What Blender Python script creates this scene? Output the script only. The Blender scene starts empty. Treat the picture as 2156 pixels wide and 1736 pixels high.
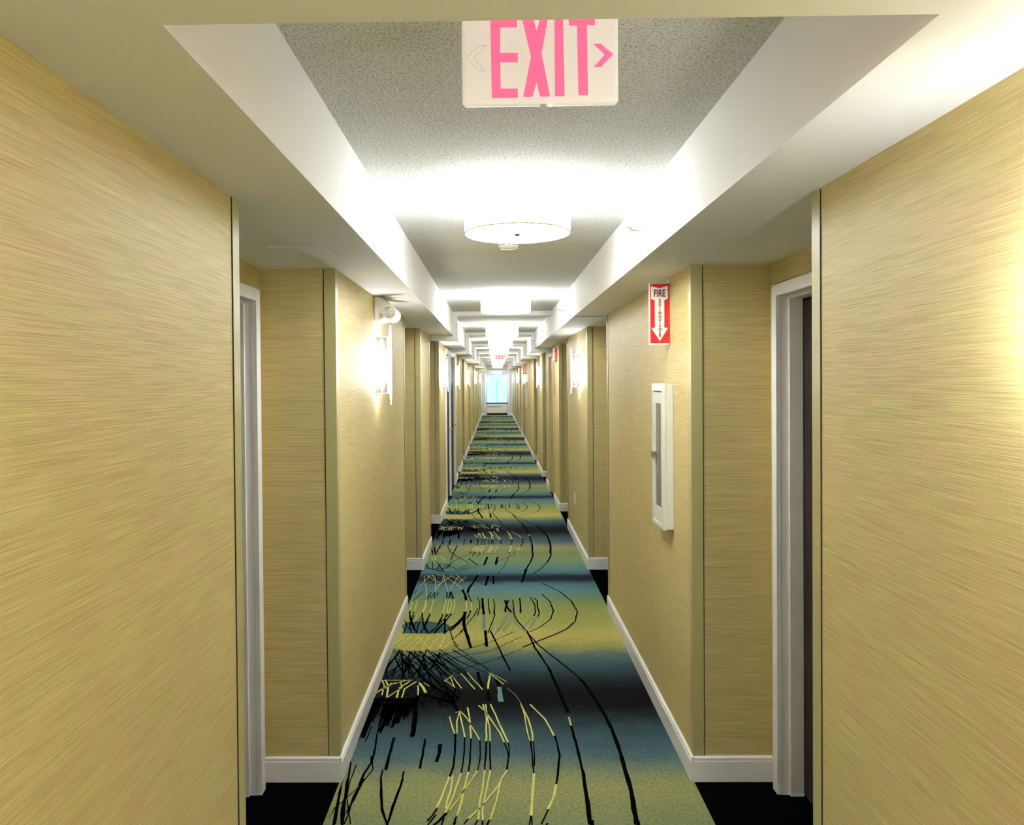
import bpy, bmesh, math, random
from mathutils import Matrix, Vector
random.seed(7)
sc = bpy.context.scene
C = sc.collection

# ------------------------------------------------------------------ camera
H = 1.70
CX, CY, F = 1022.8, 821.7, 1600.0
PITCH, YAW, ROLL = 0.01241, -0.01279, -0.00801
r0 = Vector((math.cos(YAW), -math.sin(YAW), 0)); f0 = Vector((math.sin(YAW), math.cos(YAW), 0)); u0 = Vector((0, 0, 1))
fw = f0*math.cos(PITCH) - u0*math.sin(PITCH); up = f0*math.sin(PITCH) + u0*math.cos(PITCH)
R_ = r0*math.cos(ROLL) + up*math.sin(ROLL); U_ = -r0*math.sin(ROLL) + up*math.cos(ROLL)
cd = bpy.data.cameras.new('camera'); cam = bpy.data.objects.new('camera', cd); C.objects.link(cam)
m = Matrix((( R_.x, U_.x, -fw.x, 0), (R_.y, U_.y, -fw.y, 0), (R_.z, U_.z, -fw.z, H), (0, 0, 0, 1)))
cam.matrix_world = m
cd.sensor_fit = 'HORIZONTAL'; cd.sensor_width = 36.0; cd.lens = F/2156*36
cd.shift_x = (1078-CX)/2156; cd.shift_y = -(868-CY)/2156
cd.clip_start = 0.02; cd.clip_end = 300
sc.camera = cam

# ------------------------------------------------------------------ world, exposure
w = bpy.data.worlds.new('sky'); sc.world = w; w.use_nodes = True
bg = w.node_tree.nodes['Background']; bg.inputs[0].default_value = (0.20, 0.72, 1.0, 1); bg.inputs[1].default_value = 2.8
vs = sc.view_settings
vs.view_transform = 'Standard'; vs.look = 'None'; vs.gamma = 1; vs.use_curve_mapping = False
vs.exposure = 0.95
LAMP_W = 31.0        # bulb inside every drum lamp
SHADE_E = 15.0        # glow of the drum shades
SCONCE_E = 36.0      # glow of the sconce diffusers

# ------------------------------------------------------------------ dimensions (metres)
XL, XR, NL, NR = -0.677, 0.827, -0.995, 1.159
ZS, ZT = 2.182, 2.434                     # soffit and raised ceiling
TL, TR = -0.444, 0.594                    # sides of the raised ceiling
Y0, Y1, YW = -6.0, 36.4, 38.0             # back wall, end of raised ceiling, window wall
BH = 0.106

# ------------------------------------------------------------------ materials
def lin(c):
    c = c/255.0
    return c/12.92 if c <= 0.04045 else ((c+0.055)/1.055)**2.4
def rgb(r, g, b): return (lin(r), lin(g), lin(b), 1)
def mat(name, col, rough=0.6, metal=0.0, emit=None, es=0.0, noise=None, bump=None, spec=0.5):
    ma = bpy.data.materials.new(name); ma.use_nodes = True; nt = ma.node_tree
    b = nt.nodes['Principled BSDF']; b.inputs['Base Color'].default_value = col
    b.inputs['Roughness'].default_value = rough; b.inputs['Metallic'].default_value = metal
    b.inputs['Specular IOR Level'].default_value = spec
    if emit: b.inputs['Emission Color'].default_value = emit; b.inputs['Emission Strength'].default_value = es
    tc = nt.nodes.new('ShaderNodeTexCoord')
    if noise:
        sc_, amt, stretch = noise
        mp = nt.nodes.new('ShaderNodeMapping'); mp.inputs['Scale'].default_value = stretch
        n = nt.nodes.new('ShaderNodeTexNoise'); n.inputs['Scale'].default_value = sc_; n.inputs['Detail'].default_value = 3
        mx = nt.nodes.new('ShaderNodeMix'); mx.data_type = 'RGBA'; mx.blend_type = 'MULTIPLY'; mx.inputs[0].default_value = 1.0
        cr = nt.nodes.new('ShaderNodeMapRange'); cr.inputs[1].default_value = 0.3; cr.inputs[2].default_value = 0.7
        cr.inputs[3].default_value = 1-amt; cr.inputs[4].default_value = 1+amt
        nt.links.new(tc.outputs['Object'], mp.inputs[0]); nt.links.new(mp.outputs[0], n.inputs['Vector'])
        nt.links.new(n.outputs[0], cr.inputs[0]); mx.inputs[6].default_value = col
        nt.links.new(cr.outputs[0], mx.inputs[7]); nt.links.new(mx.outputs[2], b.inputs['Base Color'])
    if bump:
        sc_, st, dist = bump
        n2 = nt.nodes.new('ShaderNodeTexNoise'); n2.inputs['Scale'].default_value = sc_; n2.inputs['Detail'].default_value = 4
        bp = nt.nodes.new('ShaderNodeBump'); bp.inputs['Strength'].default_value = st; bp.inputs['Distance'].default_value = dist
        nt.links.new(tc.outputs['Object'], n2.inputs['Vector']); nt.links.new(n2.outputs[0], bp.inputs['Height'])
        nt.links.new(bp.outputs[0], b.inputs['Normal'])
    return ma

def wallpaper():
    ma = bpy.data.materials.new('grasscloth'); ma.use_nodes = True; nt = ma.node_tree; L = nt.links.new
    b = nt.nodes['Principled BSDF']; b.inputs['Roughness'].default_value = 0.55; b.inputs['Specular IOR Level'].default_value = 0.35
    tc = nt.nodes.new('ShaderNodeTexCoord')
    def noise(scale, det=2):
        mp = nt.nodes.new('ShaderNodeMapping'); mp.inputs['Scale'].default_value = scale
        n = nt.nodes.new('ShaderNodeTexNoise'); n.inputs['Scale'].default_value = 1; n.inputs['Detail'].default_value = det
        L(tc.outputs['Object'], mp.inputs[0]); L(mp.outputs[0], n.inputs['Vector']); return n
    fine = noise((7, 7, 620)); thread = noise((3, 3, 230), 3); blotch = noise((9, 9, 14), 3)
    r1 = nt.nodes.new('ShaderNodeValToRGB'); L(fine.outputs[0], r1.inputs[0])
    e = r1.color_ramp.elements
    e[0].position = 0.30; e[0].color = rgb(192, 171, 117)
    e[1].position = 0.62; e[1].color = rgb(219, 201, 146)
    r2 = nt.nodes.new('ShaderNodeValToRGB'); L(thread.outputs[0], r2.inputs[0])
    e = r2.color_ramp.elements
    e[0].position = 0.32; e[0].color = (0.90, 0.88, 0.85, 1); e[1].position = 0.5; e[1].color = (1, 1, 1, 1)
    r3 = nt.nodes.new('ShaderNodeValToRGB'); L(blotch.outputs[0], r3.inputs[0])
    e = r3.color_ramp.elements
    e[0].position = 0.35; e[0].color = (1.0, 0.95, 0.93, 1); e[1].position = 0.65; e[1].color = (0.96, 1.0, 0.88, 1)
    m1 = nt.nodes.new('ShaderNodeMix'); m1.data_type = 'RGBA'; m1.blend_type = 'MULTIPLY'; m1.inputs[0].default_value = 1
    m2 = nt.nodes.new('ShaderNodeMix'); m2.data_type = 'RGBA'; m2.blend_type = 'MULTIPLY'; m2.inputs[0].default_value = 1
    L(r1.outputs[0], m1.inputs[6]); L(r2.outputs[0], m1.inputs[7]); L(m1.outputs[2], m2.inputs[6]); L(r3.outputs[0], m2.inputs[7])
    L(m2.outputs[2], b.inputs['Base Color'])
    bp = nt.nodes.new('ShaderNodeBump'); bp.inputs['Strength'].default_value = 0.35; bp.inputs['Distance'].default_value = 0.002
    L(fine.outputs[0], bp.inputs['Height']); L(bp.outputs[0], b.inputs['Normal'])
    return ma

PERIOD, PH = 4.572, 2.89
def carpet():
    ma = bpy.data.materials.new('banded_carpet'); ma.use_nodes = True; nt = ma.node_tree; L = nt.links.new
    b = nt.nodes['Principled BSDF']; b.inputs['Roughness'].default_value = 0.95; b.inputs['Specular IOR Level'].default_value = 0.1
    tc = nt.nodes.new('ShaderNodeTexCoord'); sp = nt.nodes.new('ShaderNodeSeparateXYZ'); L(tc.outputs['Object'], sp.inputs[0])
    def math_(op, a, bb):
        n = nt.nodes.new('ShaderNodeMath'); n.operation = op
        for i, v in enumerate((a, bb)):
            if v is None: continue
            if isinstance(v, (int, float)): n.inputs[i].default_value = v
            else: L(v, n.inputs[i])
        return n.outputs[0]
    def noise(scale, det=2):
        mp = nt.nodes.new('ShaderNodeMapping'); mp.inputs['Scale'].default_value = scale
        n = nt.nodes.new('ShaderNodeTexNoise'); n.inputs['Scale'].default_value = 1; n.inputs['Detail'].default_value = det
        L(tc.outputs['Object'], mp.inputs[0]); L(mp.outputs[0], n.inputs['Vector']); return n.outputs[0]
    speck = noise((170, 150, 1), 1); soft = noise((5, 9, 1), 3)
    y = math_('ADD', sp.outputs[1], math_('MULTIPLY', math_('SUBTRACT', speck, 0.5), 0.5))
    y = math_('ADD', y, math_('MULTIPLY', math_('SUBTRACT', soft, 0.5), 0.16))
    t = math_('FRACT', math_('DIVIDE', math_('SUBTRACT', y, PH - 10*PERIOD), PERIOD), None)
    cr = nt.nodes.new('ShaderNodeValToRGB'); L(t, cr.inputs[0])
    st = [(0.0, (126,134,94)), (0.28, (146,148,96)), (0.40, (120,130,100)), (0.52, (76,102,110)), (0.76, (56,78,86)),
          (0.94, (30,40,46)), (1.06, (2,3,4)), (1.28, (3,4,5)), (1.44, (28,40,46)), (1.64, (58,82,90)), (1.83, (86,112,112)),
          (1.92, (146,150,86)), (2.15, (184,172,98)), (2.42, (158,160,88)), (2.85, (134,146,86)), (3.05, (110,136,100)),
          (3.24, (88,130,134)), (3.46, (78,116,124)), (3.54, (24,34,40)), (3.74, (22,32,38)), (3.82, (72,112,122)),
          (4.10, (98,134,122)), (4.32, (122,146,94))]
    el = cr.color_ramp.elements
    el[0].position = 0; el[0].color = rgb(*st[0][1]); el[1].position = 1; el[1].color = rgb(*st[0][1])
    for p, c in st[1:]:
        k = el.new(p/PERIOD); k.color = rgb(*c)
    v = math_('ADD', math_('MULTIPLY', noise((420, 420, 1), 1), 0.6), math_('MULTIPLY', noise((70, 70, 1), 3), 0.4))
    mr = nt.nodes.new('ShaderNodeMapRange'); mr.inputs[1].default_value = 0.3; mr.inputs[2].default_value = 0.7
    mr.inputs[3].default_value = 0.5; mr.inputs[4].default_value = 1.52; L(v, mr.inputs[0])
    mx = nt.nodes.new('ShaderNodeMix'); mx.data_type = 'RGBA'; mx.blend_type = 'MULTIPLY'; mx.inputs[0].default_value = 1
    L(cr.outputs[0], mx.inputs[6]); L(mr.outputs[0], mx.inputs[7]); L(mx.outputs[2], b.inputs['Base Color'])
    bp = nt.nodes.new('ShaderNodeBump'); bp.inputs['Strength'].default_value = 0.5; bp.inputs['Distance'].default_value = 0.003
    L(v, bp.inputs['Height']); L(bp.outputs[0], b.inputs['Normal'])
    return ma

def popcorn():
    ma = bpy.data.materials.new('stippled_ceiling'); ma.use_nodes = True; nt = ma.node_tree; L = nt.links.new
    b = nt.nodes['Principled BSDF']; b.inputs['Roughness'].default_value = 0.9; b.inputs['Specular IOR Level'].default_value = 0.1
    tc = nt.nodes.new('ShaderNodeTexCoord'); n = nt.nodes.new('ShaderNodeTexNoise'); n.inputs['Scale'].default_value = 150; n.inputs['Detail'].default_value = 2
    L(tc.outputs['Object'], n.inputs['Vector'])
    cr = nt.nodes.new('ShaderNodeValToRGB'); L(n.outputs[0], cr.inputs[0])
    cr.color_ramp.elements[0].position = 0.32; cr.color_ramp.elements[0].color = rgb(178, 174, 162)
    cr.color_ramp.elements[1].position = 0.52; cr.color_ramp.elements[1].color = rgb(226, 226, 222)
    L(cr.outputs[0], b.inputs['Base Color'])
    bp = nt.nodes.new('ShaderNodeBump'); bp.inputs['Strength'].default_value = 0.7; bp.inputs['Distance'].default_value = 0.004
    L(n.outputs[0], bp.inputs['Height']); L(bp.outputs[0], b.inputs['Normal'])
    return ma

M = dict(
    paper=wallpaper(), carpet=carpet(), popcorn=popcorn(),
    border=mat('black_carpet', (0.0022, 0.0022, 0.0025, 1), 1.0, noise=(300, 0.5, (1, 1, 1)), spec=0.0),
    soffit=mat('soffit_paint', rgb(236, 236, 234), 0.7, bump=(60, 0.08, 0.002), spec=0.2),
    white=mat('white_trim_paint', rgb(238, 238, 238), 0.4, noise=(4, 0.03, (1, 1, 1))),
    guard=mat('corner_guard_vinyl', rgb(186, 176, 122), 0.35, noise=(5, 0.03, (1, 1, 0.3))),
    seam=mat('dark_joint', rgb(40, 34, 22), 0.9, noise=(200, 0.4, (1, 1, 1))),
    leaf=mat('dark_door_wood', rgb(58, 48, 46), 0.7, noise=(6, 0.25, (8, 8, 0.8)), spec=0.12),
    tandoor=mat('tan_door_paint', rgb(196, 170, 116), 0.45, noise=(3, 0.04, (1, 1, 1))),
    jamb=mat('grey_white_jamb_paint', rgb(232, 230, 230), 0.4, noise=(4, 0.03, (1, 1, 1))),
    metal=mat('brushed_nickel', rgb(176, 174, 166), 0.32, 1.0, noise=(30, 0.08, (1, 1, 6))),
    signlit=mat('backlit_white_plastic', rgb(240, 236, 228), 0.35, emit=(1.0, 0.9, 0.84, 1), es=0.2, noise=(20, 0.02, (1, 1, 1))),
    plastic=mat('white_plastic', rgb(235, 232, 224), 0.35, noise=(20, 0.02, (1, 1, 1))),
    dark=mat('dark_slot', rgb(30, 28, 22), 0.8, noise=(40, 0.2, (1, 1, 1))),
    shade=mat('lit_drum_fabric', rgb(245, 240, 225), 0.8, emit=(0.96, 0.99, 1.03, 1), es=SHADE_E, noise=(120, 0.03, (1, 1, 1))),
    diffuser=mat('lit_sconce_diffuser', rgb(245, 242, 230), 0.5, emit=(0.94, 0.99, 1.06, 1), es=SCONCE_E, noise=(20, 0.02, (1, 1, 1))),
    diffuser_end=mat('dim_sconce_end_diffuser', rgb(245, 242, 230), 0.5, emit=(0.94, 0.99, 1.06, 1), es=20.0, noise=(20, 0.02, (1, 1, 1))),
    glass_lit=mat('frosted_glass_lit', rgb(240, 242, 240), 0.3, emit=(1.0, 0.98, 0.92, 1), es=1.6, noise=(20, 0.02, (1, 1, 1))),
    letter=mat('red_lit_letters', rgb(240, 90, 120), 0.5, emit=(1.0, 0.08, 0.17, 1), es=0.8, noise=(12, 0.05, (1, 1, 1))),
    led=mat('red_indicator', rgb(255, 60, 40), 0.3, emit=(1.0, 0.15, 0.1, 1), es=8),
    red=mat('sign_red', rgb(214, 30, 36), 0.35, noise=(60, 0.04, (1, 1, 1))),
    darkred=mat('sign_dark_red', rgb(110, 16, 22), 0.4, noise=(60, 0.04, (1, 1, 1))),
    signwhite=mat('sign_white', rgb(232, 232, 226), 0.35, noise=(60, 0.02, (1, 1, 1))),
    cabinet=mat('cabinet_enamel', rgb(226, 228, 218), 0.3, noise=(8, 0.02, (1, 1, 1))),
    greypane=mat('wired_glass_grey', rgb(132, 136, 122), 0.15, noise=(10, 0.08, (1, 1, 1))),
    reflector=mat('lamp_reflector', rgb(225, 228, 225), 0.15, 0.6, noise=(90, 0.25, (1, 1, 1))),
    steel=mat('heater_enamel', rgb(214, 212, 216), 0.4, noise=(6, 0.03, (1, 1, 1))),
    yarn_k=mat('black_yarn', (0.003, 0.003, 0.004, 1), 1.0, noise=(200, 0.5, (1, 1, 1)), spec=0.0),
    yarn_p=mat('pale_lime_yarn', rgb(206, 204, 118), 0.95, noise=(160, 0.16, (1, 1, 1)), spec=0.05),
    yarn_t=mat('slate_teal_yarn', rgb(104, 138, 138), 0.95, noise=(160, 0.16, (1, 1, 1)), spec=0.05),
    yarn_d=mat('deep_teal_yarn', rgb(58, 92, 98), 0.95, noise=(160, 0.16, (1, 1, 1)), spec=0.05),
    yarn_y=mat('mustard_yarn', rgb(170, 164, 92), 0.95, noise=(160, 0.16, (1, 1, 1)), spec=0.05),
)
gl = bpy.data.materials.new('window_glass'); gl.use_nodes = True; nt = gl.node_tree
for n in list(nt.nodes): nt.nodes.remove(n)
o_ = nt.nodes.new('ShaderNodeOutputMaterial'); mx = nt.nodes.new('ShaderNodeMixShader'); tr = nt.nodes.new('ShaderNodeBsdfTransparent'); gs = nt.nodes.new('ShaderNodeBsdfGlossy')
fr = nt.nodes.new('ShaderNodeFresnel'); fr.inputs[0].default_value = 1.5; gs.inputs['Roughness'].default_value = 0.02
tr.inputs[0].default_value = (0.86, 0.97, 1.0, 1)
nt.links.new(fr.outputs[0], mx.inputs[0]); nt.links.new(tr.outputs[0], mx.inputs[1]); nt.links.new(gs.outputs[0], mx.inputs[2]); nt.links.new(mx.outputs[0], o_.inputs[0])
M['glass'] = gl

# ------------------------------------------------------------------ helpers
class MB:
    def __init__(s): s.v = []; s.f = []; s.m = []
    def quad(s, a, b, c, d, mi=0):
        i = len(s.v); s.v += [a, b, c, d]; s.f.append((i, i+1, i+2, i+3)); s.m.append(mi); return s
    def box(s, x0, x1, y0, y1, z0, z1, mi=0):
        i = len(s.v)
        s.v += [(x, y, z) for z in (z0, z1) for y in (y0, y1) for x in (x0, x1)]
        for q in ((0,2,3,1), (4,5,7,6), (0,1,5,4), (2,6,7,3), (0,4,6,2), (1,3,7,5)):
            s.f.append(tuple(i+k for k in q)); s.m.append(mi)
        return s
    def prism(s, pts, fn, t0, t1, mi=0):
        """pts 2D polygon, fn(u, v, t) -> 3D; extruded from t0 to t1"""
        n = len(pts); i = len(s.v)
        s.v += [fn(u, v, t0) for u, v in pts] + [fn(u, v, t1) for u, v in pts]
        s.f.append(tuple(range(i, i+n))); s.f.append(tuple(range(i+2*n-1, i+n-1, -1))); s.m += [mi, mi]
        for k in range(n):
            j = (k+1) % n; s.f.append((i+k, i+n+k, i+n+j, i+j)); s.m.append(mi)
        return s
    def lathe(s, prof, c, axis='z', seg=48, mi=0):
        """prof list of (r, h)"""
        i = len(s.v)
        for r, h in prof:
            for k in range(seg):
                a = 2*math.pi*k/seg; p, q = r*math.cos(a), r*math.sin(a)
                s.v.append({'z': (c[0]+p, c[1]+q, c[2]+h), 'y': (c[0]+p, c[1]+h, c[2]+q), 'x': (c[0]+h, c[1]+p, c[2]+q)}[axis])
        for a in range(len(prof)-1):
            for k in range(seg):
                j = (k+1) % seg
                s.f.append((i+a*seg+k, i+a*seg+j, i+(a+1)*seg+j, i+(a+1)*seg+k)); s.m.append(mi)
        return s
    def build(s, name, ma, parent=None, bevel=0.0, smooth=False, seg=2):
        me = bpy.data.meshes.new(name); me.from_pydata([tuple(v) for v in s.v], [], s.f)
        mats = ma if isinstance(ma, (list, tuple)) else [ma]
        for q in mats: me.materials.append(q)
        for p, mi in zip(me.polygons, s.m): p.material_index = mi; p.use_smooth = smooth
        bm = bmesh.new(); bm.from_mesh(me)
        if smooth or bevel: bmesh.ops.remove_doubles(bm, verts=bm.verts, dist=1e-5)
        if s.m and not getattr(s, 'keep', False): bmesh.ops.recalc_face_normals(bm, faces=bm.faces)
        bm.to_mesh(me); bm.free()
        if smooth: me.set_sharp_from_angle(angle=math.radians(38))
        o = bpy.data.objects.new(name, me); C.objects.link(o)
        if parent: o.parent = parent
        if bevel:
            b = o.modifiers.new('bevel', 'BEVEL'); b.width = bevel; b.segments = seg; b.limit_method = 'ANGLE'
        return o
def tag(o, label=None, cat=None, group=None, kind=None):
    if label: o['label'] = label
    if cat: o['category'] = cat
    if group: o['group'] = group
    if kind: o['kind'] = kind
    return o
def empty(name, loc, rz=0.0):
    o = bpy.data.objects.new(name, None); o.location = loc; o.rotation_euler = (0, 0, rz); o.empty_display_size = 0.05
    C.objects.link(o); return o
def copy_tree(o, parent=None):
    c = o.copy(); C.objects.link(c)
    if parent: c.parent = parent
    for ch in [q for q in o.children]: copy_tree(ch, c)
    return c
def struct(o): o['kind'] = 'structure'; return o
def text_mesh(name, body, size, ma, parent, loc, rot, ext=0.0006, sx=1.0):
    cu = bpy.data.curves.new(name, 'FONT'); cu.body = body; cu.size = size; cu.extrude = ext; cu.offset = size*0.03
    cu.align_x = 'CENTER'; cu.align_y = 'CENTER'; cu.resolution_u = 3
    to = bpy.data.objects.new('tmp', cu); C.objects.link(to)
    dg = bpy.context.evaluated_depsgraph_get(); me = bpy.data.meshes.new_from_object(to.evaluated_get(dg))
    bpy.data.objects.remove(to)
    me.materials.clear(); me.materials.append(ma)
    for v in me.vertices: v.co.x *= sx
    o = bpy.data.objects.new(name, me); C.objects.link(o); o.location = loc; o.rotation_euler = rot
    if parent: o.parent = parent
    return o

# ================================================================== STRUCTURE
NICHE_L = [(2.0, 3.214), (5.65, 6.844), (7.80, 9.08), (13.36, 14.30), (15.36, 16.40), (19.2, 20.4), (22.8, 24.0), (26.4, 27.6), (30.0, 31.2), (33.6, 34.8)]
NICHE_R = [(1.986, 3.214), (5.63, 6.83), (8.76, 9.88), (12.42, 13.42), (15.28, 16.34), (21.6, 22.8), (24.6, 25.8), (28.2, 29.4), (31.4, 32.6), (34.8, 35.9)]
FLUSH_L = (10.30, 12.46); FLUSH_R = (10.80, 11.62)
DOORW, DOORH = 0.93, 2.035
def door_open(a, b):
    w = min(DOORW, b-a-0.22); y1 = b-0.114
    return y1-w, y1

def wall(side):
    x0, xn, niches, flush = (XL, NL, NICHE_L, FLUSH_L) if side < 0 else (XR, NR, NICHE_R, FLUSH_R)
    m = MB(); fh = 2.10 if side < 0 else 2.06
    def main(a, b):                                   # wall on the corridor plane
        if a < flush[0] and b > flush[1]:
            main(a, flush[0]); main(flush[1], b)
            m.quad((x0, flush[0], fh), (x0, flush[1], fh), (x0, flush[1], ZS), (x0, flush[0], ZS)); return
        m.quad((x0, a, 0), (x0, b, 0), (x0, b, ZS), (x0, a, ZS))
    y = Y0
    for a, b in niches:
        main(y, a)
        m.quad((x0, a, 0), (xn, a, 0), (xn, a, ZS), (x0, a, ZS))
        d0, d1 = door_open(a, b)
        m.quad((xn, a, 0), (xn, d0, 0), (xn, d0, ZS), (xn, a, ZS))
        m.quad((xn, d1, 0), (xn, b, 0), (xn, b, ZS), (xn, d1, ZS))
        m.quad((xn, d0, DOORH), (xn, d1, DOORH), (xn, d1, ZS), (xn, d0, ZS))
        m.quad((xn, b, 0), (x0, b, 0), (x0, b, ZS), (xn, b, ZS))
        y = b
    main(y, YW)
    m.keep = True
    return struct(m.build('wall_left' if side < 0 else 'wall_right', M['paper']))
wall(-1); wall(1)
b = MB(); b.quad((NL-.4, Y0, 0), (NR+.4, Y0, 0), (NR+.4, Y0, ZT), (NL-.4, Y0, ZT)); struct(b.build('wall_back', M['paper']))

# window wall with an opening
WX0, WX1, WZ0, WZ1 = -0.46, 0.60, 0.60, 2.03
b = MB()
for x0_, x1_, z0_, z1_ in ((XL, WX0, 0, ZS), (WX1, XR, 0, ZS), (WX0, WX1, 0, WZ0), (WX0, WX1, WZ1, ZS)):
    b.box(x0_, x1_, YW, YW+0.12, z0_, z1_)
struct(b.build('wall_front', mat('pale_end_wall', rgb(200, 200, 214), 0.6, noise=(3, 0.02, (1, 1, 1)))))

# floor: patterned runner between the walls, black border in the door niches
f = MB()
f.quad((XL, Y0, 0), (XR, Y0, 0), (XR, YW, 0), (XL, YW, 0), 0)
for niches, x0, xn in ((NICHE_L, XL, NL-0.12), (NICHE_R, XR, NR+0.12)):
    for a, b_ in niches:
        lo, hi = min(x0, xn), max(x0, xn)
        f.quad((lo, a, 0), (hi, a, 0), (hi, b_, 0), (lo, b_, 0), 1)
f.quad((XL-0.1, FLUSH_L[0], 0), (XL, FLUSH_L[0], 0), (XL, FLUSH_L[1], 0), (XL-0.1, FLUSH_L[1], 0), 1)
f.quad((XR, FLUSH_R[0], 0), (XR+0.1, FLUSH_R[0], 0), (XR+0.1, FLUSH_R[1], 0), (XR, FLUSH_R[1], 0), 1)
f.keep = True
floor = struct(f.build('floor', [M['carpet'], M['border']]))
floor['label'] = 'corridor carpet with blurred olive and teal bands and black borders in the door niches'

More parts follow.
